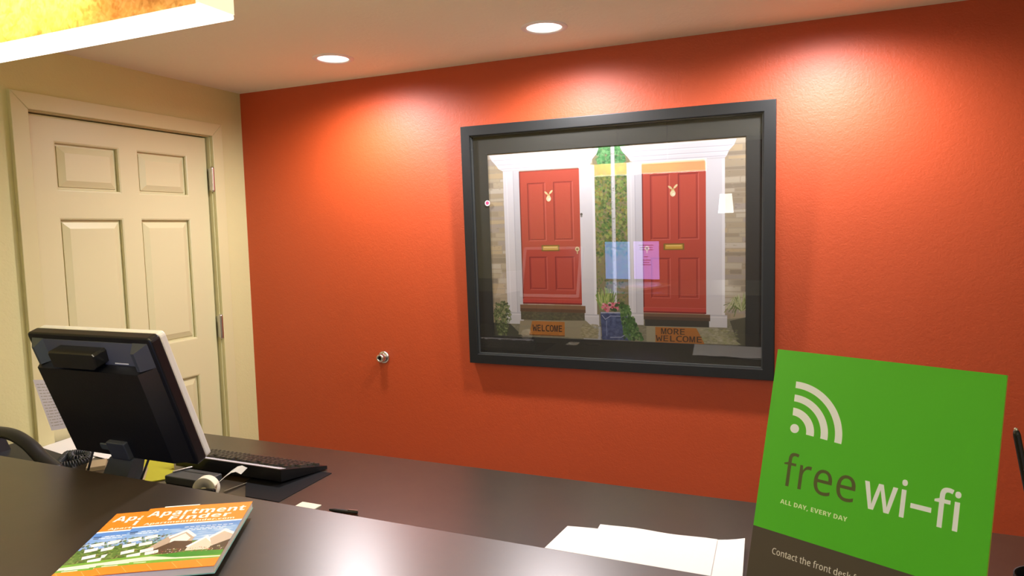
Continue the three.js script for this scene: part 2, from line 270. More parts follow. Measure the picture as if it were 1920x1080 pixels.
// ---------------------------------------------------------------- the framed picture
function drawPicture(c, W, Hh) {
  const X = (x) => (x / 1000) * W, Y = (y) => (y / 1000) * Hh;
  const poly = (pts, f) => { c.fillStyle = f; c.beginPath(); pts.forEach(([x, y], i) => (i ? c.lineTo(X(x), Y(y)) : c.moveTo(X(x), Y(y)))); c.closePath(); c.fill(); };
  const R = (x0, y0, x1, y1, f) => poly([[x0, y0], [x1, y0], [x1, y1], [x0, y1]], f);
  const line = (pts, f, w) => { c.strokeStyle = f; c.lineWidth = w * W / 1000; c.beginPath(); pts.forEach(([x, y], i) => (i ? c.lineTo(X(x), Y(y)) : c.moveTo(X(x), Y(y)))); c.stroke(); };
  const blob = (x, y, r, f, e = 1, a = 0) => { c.fillStyle = f; c.beginPath(); c.ellipse(X(x), Y(y), (r / 1000) * W, (r * e / 1000) * W, a, 0, 7); c.fill(); };
  const pick = (a) => a[Math.floor(rnd() * a.length)];
  // stone wall
  R(0, 0, 1000, 1000, '#b3a68e');
  const stones = ['#c2b498', '#a89a80', '#cbbfa8', '#b7a78a', '#9c8f79', '#c9b48e', '#b0a598', '#d1c7b6'];
  for (let y = 0; y < 930;) {
    const h = rr(16, 34); let x = -20;
    while (x < 1000) { const w = rr(40, 110); c.globalAlpha = 0.9; poly([[x + 1, y + rr(0, 4)], [x + w - 2, y + rr(0, 4)], [x + w - 2, y + h - rr(1, 4)], [x + 1, y + h - rr(1, 4)]], pick(stones)); c.globalAlpha = 1; x += w; }
    y += h;
  }
  for (let i = 0; i < 900; i++) { c.globalAlpha = rr(0.1, 0.4); blob(rnd() * 1000, rnd() * 940, rr(1, 6), pick(['#8b7e68', '#d8cdb8', '#a1937a', '#7d725f']), 0.5); } c.globalAlpha = 1;
  R(440, 0, 585, 940, '#8d8360');
  // ground
  poly([[0, 925], [130, 905], [400, 865], [640, 885], [880, 882], [1000, 860], [1000, 1000], [0, 1000]], '#8f8a72');
  for (let i = 0; i < 1300; i++) { c.globalAlpha = rr(0.15, 0.5); blob(rnd() * 1000, rr(900, 1000), rr(2, 9), pick(['#a39d84', '#77735c', '#b0a98f', '#6d6f4f', '#8b8a66']), 0.4); } c.globalAlpha = 1;
  poly([[0, 930], [70, 925], [130, 1000], [0, 1000]], '#4d4f40'); poly([[945, 880], [1000, 860], [1000, 1000], [975, 1000]], '#5b5a46');
  R(390, 930, 460, 1000, '#b9bcc0');
  // ivy behind the drain pipe
  const leaves = ['#4f7a35', '#6c8f3e', '#86a052', '#3c5f2b', '#a3ad5a', '#7d8a3a', '#5d6b30', '#98873f'];
  for (let i = 0; i < 1500; i++) { const y = Math.pow(rnd(), 1.2) * 560; const top = y < 90; c.globalAlpha = rr(0.5, 1); blob(rr(top ? 458 : 446, top ? 566 : 578), y, rr(3, 8), pick(top ? ['#3f8a46', '#5aa05a', '#2f6a35', '#77b070'] : leaves), rr(0.5, 1), rr(0, 3)); }
  for (let i = 0; i < 260; i++) { c.globalAlpha = rr(0.3, 0.8); blob(rr(448, 578), rr(480, 800), rr(2, 7), pick(leaves), 0.6, rr(0, 3)); } c.globalAlpha = 1;
  R(512, 0, 527, 800, '#d9dadb'); R(512, 0, 515, 800, '#a9aca8'); for (let i = 0; i < 90; i++) { c.globalAlpha = 0.4; blob(rr(512, 527), rnd() * 800, rr(1, 4), pick(['#8c8d80', '#f2f2f2', '#7f8265'])); } c.globalAlpha = 1;
  // door surrounds
  const white = '#e3e2e6', wsh = '#c3c3ca', wlt = '#f4f3f5';
  const surround = (l0, l1, r0, r1, cx0, cx1, top, base, plinth) => {
    R(l0, top - 5, l1, base, white); R(r0, top - 5, r1, base, white);
    R(l0 + 14, top + 10, l0 + 17, base, wlt); R(l1 - 26, top, l1, base, '#d5d5da'); R(l1 - 28, top, l1 - 25, base, wsh); R(r1 - 10, top, r1, base, wlt);
    poly([[cx0, 6], [cx1, 6], [cx1 - 8, 34], [cx1 - 26, 60], [cx1 - 32, 80], [cx1 - 40, top], [cx0 + 60, top], [cx0 + 40, 82], [cx0 + 28, 60], [cx0 + 10, 34]], white);
    for (const [y, f] of [[10, wlt], [34, wsh], [38, wlt], [60, wsh], [64, wlt], [82, wsh]]) R(cx0 + y * 0.6, y, cx1 - y * 0.45, y + 3, f);
    R(l0, top - 4, r1, top + 2, '#d4d3d6');
    for (const [a, b] of [[l0 - 8, l1], [r0, r1 + 8]]) { R(a, plinth, b, plinth + 62, '#dcdce0'); R(a, plinth, b, plinth + 4, wsh); R(a, plinth + 10, b, plinth + 13, wlt); }
  };
  surround(65, 136, 383, 447, 6, 466, 96, 930, 866);
  surround(573, 630, 858, 928, 548, 968, 94, 905, 852);
  // doors
  const door = (x0, x1, y0, y1, px, py, knobX) => {
    R(x0, y0, x1, y1, '#c04a35'); R(x0, y0, x0 + 4, y1, '#7d2019'); R(x0, y0, x1, y0 + 4, '#92291f');
    for (const [a, b] of px) for (const [e, f] of py) {
      R(a - 8, e - 8, b + 8, f + 8, '#b4402e'); line([[a - 8, f + 8], [a - 8, e - 8], [b + 8, e - 8]], '#8d2219', 3); line([[b + 8, e - 8], [b + 8, f + 8], [a - 8, f + 8]], '#d86a5a', 3);
      R(a, e, b, f, '#c44e38'); line([[a, f], [a, e], [b, e]], '#c95142', 2); line([[b, e], [b, f], [a, f]], '#98291f', 2);
    }
    R(x0, y1 - 26, x1, y1 - 8, '#c9483b'); R(x0, y1 - 28, x1, y1 - 26, '#dd7565'); R(x0, y1 - 8, x1, y1, '#8c2019');
    const m = (x0 + x1) / 2;
    R(m - 38, 498, m + 38, 531, '#8a6a1d'); R(m - 32, 504, m + 32, 525, '#d3a73d'); R(m - 28, 507, m + 28, 512, '#efd27c');
    blob(knobX, 521, 9, '#e9d8a0'); blob(knobX, 521, 5, '#a07f38'); R(knobX - 2, 530, knobX + 2, 546, '#d9c078');
    // knocker: small brass pear with two leaves
    const k = m - 2; blob(k - 10, 222, 9, '#e4d39a', 0.45, 0.7); blob(k + 10, 218, 10, '#efe0a8', 0.4, -0.8); blob(k, 236, 6, '#d6bf77'); blob(k, 252, 10, '#efe3b4', 1.15); blob(k + 3, 256, 5, '#fdf6dc');
  };
  door(135, 386, 102, 817, [[178, 236], [288, 350]], [[176, 466], [570, 730]], 372);
  door(630, 862, 103, 849, [[670, 724], [772, 828]], [[166, 470], [580, 764]], 646);
  blob(392, 340, 5, '#5d5a52'); blob(392, 350, 4, '#8b897f');
  // sills and steps
  R(122, 822, 400, 842, '#8d6a48'); R(122, 842, 400, 860, '#6b4d33'); R(124, 860, 396, 905, '#5f5a42'); R(630, 852, 876, 868, '#7a5d44'); R(630, 868, 876, 884, '#5b4634'); R(634, 884, 872, 918, '#3e3d33');
  for (let i = 0; i < 200; i++) { c.globalAlpha = 0.4; blob(rr(126, 394), rr(862, 902), rr(2, 7), pick(['#7a7552', '#4b4a36', '#6b7348']), 0.5); } c.globalAlpha = 1;
  poly([[120, 912], [400, 900], [450, 960], [448, 996], [110, 990]], '#a39b7e'); poly([[640, 918], [900, 915], [985, 995], [640, 1000]], '#a8a489');
  for (let i = 0; i < 300; i++) { c.globalAlpha = 0.35; blob(rr(380, 450), rr(920, 990), rr(2, 7), pick(['#8e8a5e', '#bfb796']), 0.5); blob(rr(840, 970), rr(925, 995), rr(2, 8), pick(['#9fa06a', '#c6c1a6', '#85855c']), 0.5); } c.globalAlpha = 1;
  // door mats with lettering
  poly([[172, 911], [312, 911], [311, 989], [158, 989]], '#bf7a2c'); poly([[158, 985], [311, 985], [311, 991], [158, 991]], '#7d4e1c');
  poly([[674, 921], [826, 921], [856, 1000], [674, 1000]], '#b8752c');
  c.fillStyle = '#2a1c12'; c.textAlign = 'center'; c.textBaseline = 'middle';
  const word = (s, x, y, px, wide, f = '#2a1c12') => { c.save(); c.translate(X(x), Y(y)); c.font = 'bold ' + Math.round(px * W / 1000) + 'px monospace'; c.fillStyle = f; const m = c.measureText(s).width; c.scale(X(wide) / m, 1.05); c.fillText(s, 0, 0); c.restore(); };
  word('WELCOME', 238, 950, 34, 128); word('MORE', 740, 943, 28, 92, '#4a321d'); word('WELCOME', 762, 979, 28, 172, '#4a321d');
  // planter
  poly([[460, 852], [562, 850], [580, 998], [466, 999]], '#47557f'); line([[462, 856], [562, 853]], '#b9c0d4', 5);
  for (let i = 0; i < 260; i++) { c.globalAlpha = 0.3; blob(rr(466, 572), rr(862, 996), rr(3, 9), pick(['#39466f', '#5c6b94', '#2f3a63', '#6d7ba1'])); } c.globalAlpha = 1;
  line([[466, 868], [480, 890], [500, 872], [556, 872]], '#aab3cc', 3); line([[484, 896], [484, 978]], '#8c98b8', 3); line([[498, 985], [542, 982], [560, 966], [558, 900]], '#aab3cc', 3);
  for (let i = 0; i < 60; i++) { const x = rr(458, 505); line([[x, 838], [x + rr(-24, 26), rr(720, 790)]], pick(['#7fa04a', '#a8bf62', '#5c8038', '#c4cf84']), 3); }
  for (let i = 0; i < 46; i++) blob(rr(470, 552), rr(806, 846), rr(4, 10), pick(['#d4566b', '#e88a96', '#b93f55', '#f0b4ba', '#3f5a2c']), 0.8);
  for (let i = 0; i < 420; i++) { const y = rr(815, 992), k = (y - 815) / 177; c.globalAlpha = rr(0.6, 1); blob(548 + k * 34 + rr(-24, 42) * (0.5 + k * 0.6), y, rr(3, 8), pick(['#3f6a33', '#5a8346', '#2c4d26', '#7a9a5a', '#47702f']), 0.7, rr(0, 3)); } c.globalAlpha = 1;
  // plants at both sides
  for (let i = 0; i < 330; i++) { const y = rr(810, 995); c.globalAlpha = rr(0.5, 1); blob(40 + rr(-36, 36) * (1.1 - Math.abs(y - 880) / 190), y, rr(3, 8), pick(['#5d7040', '#7e8c58', '#46552f', '#98a06f', '#3b4a2a']), 0.6, rr(0, 3)); }
  for (let i = 0; i < 80; i++) { const a = rr(-2.7, -0.3), l = rr(30, 85); c.globalAlpha = 0.9; line([[986, 830], [986 + Math.cos(a) * l * 0.55, 830 + Math.sin(a) * l], [986 + Math.cos(a) * l * 0.9, 830 + Math.sin(a) * l + rr(10, 60)]], pick(['#8a9a55', '#b4bb82', '#6a7a44', '#d0d2a8']), 2.5); } c.globalAlpha = 1;
}
{
  const t = thing('framed_picture', 'large black framed glazed photograph of two red front doors', 'picture', [1.99, 1.479, 0.019]);
  t.rotation.x = 1.6 * Math.PI / 180;
  const X0 = -0.655, X1 = 0.669, Y0 = -0.54, Y1 = 0.5365, w = 0.044;
  obj('frame', extrude(rect(X0, X1, Y0, Y1), 0.036, 0.003, [rect(X0 + w, X1 - w, Y0 + w, Y1 - w)]), M.blackFrame, t);
  obj('inner_lip', extrude(rect(X0 + w - 0.001, X1 - w + 0.001, Y0 + w - 0.001, Y1 - w + 0.001), 0.012, 0, [rect(X0 + w + 0.005, X1 - w - 0.005, Y0 + w + 0.005, Y1 - w - 0.005)]).translate(0, 0, 0.015), std({ color: rgb(0.05, 0.055, 0.055), roughness: 0.3 }), t);
  obj('backing_board', bx(X0 + 0.02, X1 - 0.02, Y0 + 0.02, Y1 - 0.02, 0.003, 0.0085), M.dark, t);
  const px0 = -0.536, px1 = 0.561, py0 = -0.4105, py1 = 0.4085;
  obj('mat_board', extrude(rect(X0 + 0.03, X1 - 0.03, Y0 + 0.03, Y1 - 0.03), 0.004, 0.001, [rect(px0, px1, py0, py1)], 1).translate(0, 0, 0.0105), M.mat, t).userData.label = 'dark charcoal mat';
  const pr = new THREE.BoxGeometry(px1 - px0 + 0.02, py1 - py0 + 0.02, 0.0015).translate((px0 + px1) / 2, (py0 + py1) / 2, 0.0095);
  const uv = pr.attributes.uv, ps = pr.attributes.position;
  for (let i = 0; i < ps.count; i++) uv.setXY(i, (ps.getX(i) - px0) / (px1 - px0), (ps.getY(i) - py0) / (py1 - py0));
  obj('print', pr, std({ color: rgb(0.62, 0.62, 0.63), map: canvasTex(1536, 1147, drawPicture), roughness: 0.7 }), t).userData.label = 'colour photograph of two red doors, planter and welcome mats';
  obj('glass_pane', bx(X0 + 0.03, X1 - 0.03, Y0 + 0.03, Y1 - 0.03, 0.0165, 0.0185), M.glass, t);
  obj('sticker', [cyl(0.0125, 0.0125, 0.0006, 28).rotateX(Math.PI / 2).translate(-0.5417, 0.1928, 0.0189)], std({ color: rgb(0.85, 0.75, 0.78), roughness: 0.5 }), t).userData.label = 'tiny pink and white round sticker';  // red dot on a paler disc, lying on the glass
  obj('sticker', [cyl(0.008, 0.008, 0.0006, 24).rotateX(Math.PI / 2).translate(-0.5417, 0.1938, 0.0196)], std({ color: rgb(0.75, 0.06, 0.16), roughness: 0.5 }), t);
}
// lock-like wall fitting
{
  const t = thing('wall_lock', 'small round chrome lock barrel with a dark hole on the red wall', 'lock', [0.838, 0.932, 0]);
  obj('flange', lathe([[0.0, 0.0], [0.031, 0.0], [0.031, 0.004], [0.027, 0.009], [0.02, 0.011], [0, 0.011]]).rotateX(Math.PI / 2), M.nickel, t);
  obj('barrel', lathe([[0.02, 0.01], [0.021, 0.014], [0.0205, 0.034], [0.018, 0.04], [0.012, 0.041], [0.0105, 0.036], [0.0105, 0.02]]).rotateX(Math.PI / 2), M.nickel, t);
  obj('keyhole', lathe([[0, 0.022], [0.0105, 0.022]]).rotateX(Math.PI / 2), M.dark, t);
}

// ---------------------------------------------------------------- the green sign on the counter
{
  const W = 0.2565, L = 0.3963, b = 0.9128 * W, th = 0.005;
  const t = thing('counter_sign', 'leaning bright green counter sign reading free wi-fi', 'sign', [0, 0, 0]);
  const X = new THREE.Vector3(Math.cos(-0.4168), 0, -Math.sin(-0.4168)), Nh = new THREE.Vector3(Math.sin(-0.4168), 0, Math.cos(-0.4168));
  const U = new THREE.Vector3(0, Math.cos(0.2816), 0).addScaledVector(Nh, -Math.sin(0.2816)), N = new THREE.Vector3().crossVectors(X, U);
  const base = new THREE.Vector3(2.8013, 1.0, 2.0324);
  t.position.copy(base); t.quaternion.setFromRotationMatrix(new THREE.Matrix4().makeBasis(X, U, N));
  obj('board', bx(-W / 2, W / 2, 0.0015, L, -th, -0.0008), std({ color: rgb(0.42, 0.5, 0.05), roughness: 0.7 }), t).userData.label = 'yellow-green board edge';
  const tex = canvasTex(1024, Math.round(1024 * L / W), (c, w, h) => {
    const S = (v) => v * w;
    c.fillStyle = '#47ae0f'; c.fillRect(0, 0, w, h); c.fillStyle = '#453c2f'; c.fillRect(0, S(0.913), w, h);
    c.strokeStyle = c.fillStyle = '#dde4ea';
    c.beginPath(); c.arc(S(0.143), S(0.391), S(0.0225), 0, 7); c.fill();
    for (const [r0, r1] of [[0.077, 0.116], [0.148, 0.183], [0.216, 0.25]]) { c.lineWidth = S(r1 - r0); c.beginPath(); c.arc(S(0.126), S(0.404), S((r0 + r1) / 2), -Math.PI / 2 - 0.03, 0.07); c.stroke(); }
    c.textBaseline = 'alphabetic'; c.textAlign = 'left';
    const word = (s, x0, x1, base, size, weight, fill, thin, bg) => {
      c.save(); c.font = weight + ' ' + S(size) + 'px sans-serif'; const m = c.measureText(s); c.translate(S(x0), S(base)); c.scale(S(x1 - x0) / m.width, 1);
      c.fillStyle = fill; c.fillText(s, 0, 0); if (thin) { c.strokeStyle = bg; c.lineWidth = thin; c.lineJoin = 'round'; c.strokeText(s, 0, 0); } c.restore();
    };
    word('free', 0.112, 0.474, 0.680, 0.222, '', '#4a5020', 1, '#47ae0f');
    word('wi–fi', 0.50, 0.897, 0.684, 0.222, '', '#dde4ea', 3, '#dde4ea');
    word('ALL DAY, EVERY DAY', 0.121, 0.444, 0.769, 0.03, 'bold', '#cfe3b8', 0);
    word('Contact the front desk for', 0.112, 0.548, 1.02, 0.043, '', '#dad7cf', 0);
  });
  const pr = new THREE.BoxGeometry(W, L - 0.0015, 0.0008).translate(0, L / 2 + 0.00075, -0.0004), uv = pr.attributes.uv, ps = pr.attributes.position;
  for (let i = 0; i < ps.count; i++) uv.setXY(i, ps.getX(i) / W + 0.5, ps.getY(i) / L);
  obj('printed_face', pr, std({ map: tex, roughness: 0.55 }), t).userData.label = 'green and brown printed face with white lettering';
  obj('easel_strut', hull8([[-0.03, 0.0, -0.0055], [-0.03, 0.26, -0.0055], [0.03, 0.26, -0.0055], [0.03, 0.0, -0.0055]].map(([x, y, z]) => [x, y * 0.05 + 0.24, z]), [[-0.03, 0.026, -0.088], [0.03, 0.026, -0.088], [0.03, 0.03, -0.091], [-0.03, 0.03, -0.091]]), M.tan, t);
}

// ---------------------------------------------------------------- monitor
{
  const w = 0.435, h = 0.3595;
  const X = new THREE.Vector3(0.9999, 0, -0.0105), U = new THREE.Vector3(0.0035, 0.9437, 0.3308), N = new THREE.Vector3(0.0099, -0.3308, 0.9437), o = new THREE.Vector3(0.9383, 1.3191, 1.7529);
  const base = new THREE.Vector3(1.06, DY, 1.68);
  const t = thing('computer_monitor', 'black monitor seen from behind, tilted back, with a pale front bezel', 'monitor', base.toArray());
  // local frame: u to the right, v down from the rear top-left corner, n out of the back
  const A = new THREE.Matrix4().makeBasis(X, U, N).setPosition(o.clone().sub(base));
  const put = (g) => g.applyMatrix4(A);
  const rrect = (x0, x1, y0, y1, r) => { const p = []; for (const [cx, cy, a] of [[x1 - r, y1 - r, 0], [x0 + r, y1 - r, 1], [x0 + r, y0 + r, 2], [x1 - r, y0 + r, 3]]) for (let i = 0; i <= 4; i++) { const q = (a + i / 4) * Math.PI / 2; p.push([cx + r * Math.cos(q), cy + r * Math.sin(q)]); } return p; };
  obj('bezel', put(extrude(rrect(0.001, w - 0.001, -h + 0.001, -0.001, 0.012), 0.019, 0.004, [rect(0.022, w - 0.022, -h + 0.024, -0.022)]).translate(0, 0, -0.046)), M.bezel, t).userData.label = 'pale grey front bezel';
  obj('screen', put(bx(0.02, w - 0.02, -h + 0.022, -0.02, -0.036, -0.03)), M.screen, t);
  obj('rear_shell', put(extrude(rrect(0, w, -h, 0, 0.012), 0.028, 0.004).translate(0, 0, -0.028)), M.blackPlastic, t);
  const q = (u0, u1, v0, v1, n) => [[u0, -v1, n], [u1, -v1, n], [u1, -v0, n], [u0, -v0, n]];
  obj('rear_housing', [put(hull8(q(0.014, 0.421, 0.078, 0.35, -0.001), q(0.04, 0.392, 0.082, 0.335, 0.032)))], M.blackPlastic, t);
  obj('side_cheek', put(hull8(q(0.014, 0.058, 0.014, 0.078, -0.001), q(0.036, 0.044, 0.03, 0.078, 0.022))), M.greenGrey, t);  // left cheek greener and paler: its teal highlight put into the colour
  obj('side_cheek', put(hull8(q(0.372, 0.421, 0.014, 0.078, -0.001), q(0.385, 0.395, 0.03, 0.078, 0.024))), M.greyPlastic, t);
  obj('recess_panel', put(bx(0.05, 0.38, -0.078, -0.016, -0.001, 0.0015)), std({ color: rgb(0.075, 0.08, 0.09), roughness: 0.5 }), t);
  const hs = [[0.113, -0.074], [0.258, -0.074], [0.27, -0.066], [0.276, -0.036], [0.272, -0.03], [0.118, -0.03], [0.113, -0.036]];
  obj('handle', put(extrude(hs, 0.038, 0.003)), std({ color: rgb(0.014, 0.014, 0.012), roughness: 0.22 }), t).userData.label = 'projecting dark grip block';
  for (const u0 of [0.062, 0.288]) { const gs = []; for (let i = 0; i < 11; i++) gs.push(put(bx(u0 + i * 0.0042, u0 + i * 0.0042 + 0.0026, -0.0745, -0.0715, 0.001, 0.0026))); obj('vent_slots', gs, M.bezel, t); }
  obj('cable_cover', put(bx(0.15, 0.185, -0.318, -0.30, 0.03, 0.036, 0.002)), M.greenGrey, t);
  obj('hinge_plate', put(bx(0.19, 0.255, -0.335, -0.285, 0.03, 0.045, 0.003)), M.greyPlastic, t);
  // stand: column from the lower back to a foot on the desk
  const P = (x, y, z) => [x - base.x, y - base.y, z - base.z];
  const cu = (u, v, n) => { const p = new THREE.Vector3(u, -v, n).applyMatrix4(A); return [p.x, p.y, p.z]; };
  obj('stand_column', hull8([P(1.01, DY + 0.012, 1.72), P(1.01, DY + 0.012, 1.63), P(1.11, DY + 0.012, 1.63), P(1.11, DY + 0.012, 1.72)].reverse(), [cu(0.178, 0.335, 0.042), cu(0.178, 0.335, 0.0), cu(0.262, 0.335, 0.0), cu(0.262, 0.335, 0.042)].reverse()), M.greyPlastic, t);
  obj('foot', bx(-0.09, 0.16, 0, 0.014, -0.12, 0.1, 0.006), M.blackPlastic, t);
  for (const [u, x1] of [[0.095, 1.0], [0.30, 1.165]]) { const a = cu(u, 0.33, 0.02), e = P(x1, DY + 0.006, 1.74); obj('cable', tube([a, [a[0] * 0.6 + e[0] * 0.4 + 0.004, a[1] * 0.6 + e[1] * 0.4, a[2] * 0.6 + e[2] * 0.4], e], 0.003, 16, 8), M.blackPlastic, t); }
  // paper sheet taped to its left edge
  const s = thing('paper_sheet', 'white printed paper sheet sticking out behind the left edge of the monitor', 'paper', base.toArray());
  const n = 12, pos = [], idx = [], uvs = [];
  const TL = [-0.153, 0.181], BL = [-0.18, 0.354], TR = [0.02, 0.168], BR = [0.02, 0.312];
  for (let j = 0; j <= n; j++) for (let i = 0; i <= n; i++) {
    const a = i / n, c = j / n, u = (TL[0] * (1 - a) + TR[0] * a) * (1 - c) + (BL[0] * (1 - a) + BR[0] * a) * c, v = (TL[1] * (1 - a) + TR[1] * a) * (1 - c) + (BL[1] * (1 - a) + BR[1] * a) * c;
    pos.push(...cu(u, v, -0.0472 - 0.004 * Math.sin(Math.PI * Math.min(1, (1 - a) * 1.2)) * c)); uvs.push(a, 1 - c);
  }
  for (let j = 0; j < n; j++) for (let i = 0; i < n; i++) { const k = j * (n + 1) + i; idx.push(k, k + n + 1, k + 1, k + 1, k + n + 1, k + n + 2); }
  const g = new THREE.BufferGeometry(); g.setAttribute('position', new THREE.Float32BufferAttribute(pos, 3)); g.setAttribute('uv', new THREE.Float32BufferAttribute(uvs, 2)); g.setIndex(idx); g.computeVertexNormals();
  const tx = canvasTex(256, 256, (c, w2, h2) => { c.fillStyle = '#e6e4e2'; c.fillRect(0, 0, w2, h2); c.fillStyle = '#b9b4a2'; for (let y = 20; y < 240; y += 15) for (let x = 12; x < 236;) { const l = rr(8, 30); c.fillRect(x, y, Math.min(l, 240 - x), 4); x += l + 6; } });
  obj('sheet', g, phys({ map: tx, roughness: 0.9, side: THREE.DoubleSide, transmission: 0.3, thickness: 0 }), s);
}

// ---------------------------------------------------------------- keyboard
{
  const t = thing('keyboard', 'black computer keyboard with a pale rear strip, raised on feet', 'keyboard', [0, 0, 0]);
  const zr = 1.1715, zf = 1.004, xl = 0.745, yR = DY + 0.05, yF = DY + 0.014;
  const xr = (z) => 1.213 + (zr - z) * 0.30;
  const top = (x, z) => yF + (yR - yF) * ((z - zf) / (zr - zf));
  obj('body', hull8([[xl, yF - 0.012, zf], [xr(zf), yF - 0.012, zf], [xr(zr), yR - 0.04, zr], [xl, yR - 0.04, zr]], [[xl, yF, zf], [xr(zf), yF, zf], [xr(zr), yR, zr], [xl, yR, zr]].map((p) => p)), M.blackPlastic, t);
  obj('rear_strip', hull8([[xl + 0.01, yR - 0.007, zr - 0.03], [xr(zr) - 0.006, yR - 0.007, zr - 0.03], [xr(zr) - 0.012, yR - 0.001, zr - 0.006], [xl + 0.01, yR - 0.001, zr - 0.006]].map(([x, y, z]) => [x, y - 0.001, z]), [[xl + 0.01, yR - 0.0055, zr - 0.03], [xr(zr) - 0.006, yR - 0.0055, zr - 0.03], [xr(zr) - 0.012, yR - 0.0002, zr - 0.006], [xl + 0.01, yR - 0.0002, zr - 0.006]]), std({ color: rgb(0.6, 0.6, 0.66), roughness: 0.3 }), t).userData.label = 'pale glossy strip along the rear edge';
  for (const x of [xl + 0.03, 1.17]) obj('foot', bx(x, x + 0.03, x > 1 ? DY + 0.002 : DY, yR - 0.036, zr - 0.022, zr - 0.012, 0.002), M.blackPlastic, t);
  const tilt = Math.atan2(yR - yF, zr - zf);
  const keyMats = [std({ color: rgb(0.03, 0.03, 0.03), roughness: 0.32 }), std({ color: rgb(0.05, 0.045, 0.04), roughness: 0.32 })];
  const shapes = {};
  const key = (x0, x1, z0, z1, k) => {
    const w = x1 - x0, d = z1 - z0, id = w.toFixed(3) + d.toFixed(3);
    shapes[id] ??= hull8(q4(-w / 2, w / 2, -d / 2, d / 2, -0.001), q4(-w / 2 + 0.0022, w / 2 - 0.0022, -d / 2 + 0.0018, d / 2 - 0.003, 0.0075));
    const m = obj('key', shapes[id], keyMats[k % 2], t), cz = (z0 + z1) / 2; m.position.set((x0 + x1) / 2, top(0, cz), cz); m.rotation.x = -tilt; return m;
  };
  function q4(a, b, c, d, y) { return [[a, y, d], [b, y, d], [b, y, c], [a, y, c]]; }
  let n = 0;
  for (let r = 0; r < 6; r++) {                                // row 0 at the rear (function keys)
    const z1 = zr - 0.033 - r * 0.0205 - (r ? 0.003 : 0), z0 = z1 - 0.0185, end = xr(z0) - 0.012;
    let x = xl + 0.012 + (r % 3) * 0.002;
    while (x + 0.017 < end) { const wk = r === 5 && n % 17 === 8 ? 0.09 : 0.0175; if (!(r === 0 && Math.floor((x - xl) / 0.0195) % 5 === 1)) key(x, Math.min(x + wk, end), z0, z1, n); n++; x += wk + 0.002; }
  }
}

tag(obj('mouse_pad', extrude([[1.075, -1.185], [1.075, -1.03], [1.302, -1.03], [1.306, -1.29], [1.175, -1.29]].reverse(), 0.0019, 0.0006).rotateX(-Math.PI / 2).translate(0, DY, 0), M.padBlack), 'thin black pad under the right end of the keyboard', 'pad');

// ---------------------------------------------------------------- telephone
{
  const t = thing('telephone', 'black desk telephone with its arched handset at the left edge', 'telephone', [0.2, DY, 1.36]);
  const L = (p) => p.map(([x, y, z]) => [x - 0.2, y - DY, z - 1.36]);
  obj('body', [hull8(L([[0.035, DY, 1.45], [0.35, DY, 1.45], [0.35, DY, 1.25], [0.035, DY, 1.25]]), L([[0.05, DY + 0.05, 1.44], [0.34, DY + 0.018, 1.44], [0.34, DY + 0.022, 1.26], [0.05, DY + 0.055, 1.26]]))], M.phone, t);
  const hp = L([[0.03, 0.835, 1.365], [0.055, 0.862, 1.362], [0.107, 0.868, 1.36], [0.19, 0.862, 1.36], [0.265, 0.836, 1.36], [0.33, 0.795, 1.36], [0.395, 0.766, 1.36]]);
  const hg = tube(hp, 0.019, 48, 14), ps = hg.attributes.position;
  for (let i = 0; i < ps.count; i++) ps.setZ(i, ps.getZ(i) * 1.35);
  hg.computeVertexNormals();
  obj('handset', [hg, new THREE.SphereGeometry(0.02, 16, 12).scale(1, 0.9, 1.3).translate(...hp[6]), new THREE.SphereGeometry(0.021, 16, 12).scale(1, 1, 1.3).translate(...hp[0])], M.phone, t);
  obj('cradle', hull8(L([[0.045, DY + 0.03, 1.40], [0.1, DY + 0.03, 1.40], [0.1, DY + 0.03, 1.32], [0.045, DY + 0.03, 1.32]]), L([[0.05, 0.845, 1.385], [0.085, 0.845, 1.385], [0.085, 0.845, 1.335], [0.05, 0.845, 1.335]])), M.phone, t);
  // coiled cord bunched on the desk
  const path = new THREE.CatmullRomCurve3([[0.36, 0.768, 1.33], [0.31, 0.772, 1.27], [0.28, 0.768, 1.235], [0.33, 0.77, 1.215], [0.385, 0.77, 1.235], [0.37, 0.772, 1.275], [0.32, 0.778, 1.25], [0.37, 0.775, 1.225], [0.42, 0.77, 1.27], [0.40, 0.768, 1.32], [0.345, 0.765, 1.36]].map(([x, y, z]) => new THREE.Vector3(x - 0.2, y - DY, z - 1.36)));
  const pts = [], turns = 76, fr = path.computeFrenetFrames(900);
  for (let i = 0; i <= 900; i++) { const p = path.getPointAt(i / 900), a = (i / 900) * turns * Math.PI * 2; p.addScaledVector(fr.normals[i], 0.010 * Math.cos(a)).addScaledVector(fr.binormals[i], 0.010 * Math.sin(a)); p.y = Math.max(p.y, 0.004); pts.push(p); }
  obj('coiled_cord', new THREE.TubeGeometry(new THREE.CatmullRomCurve3(pts), 1500, 0.0026, 5), M.cord, t);
}

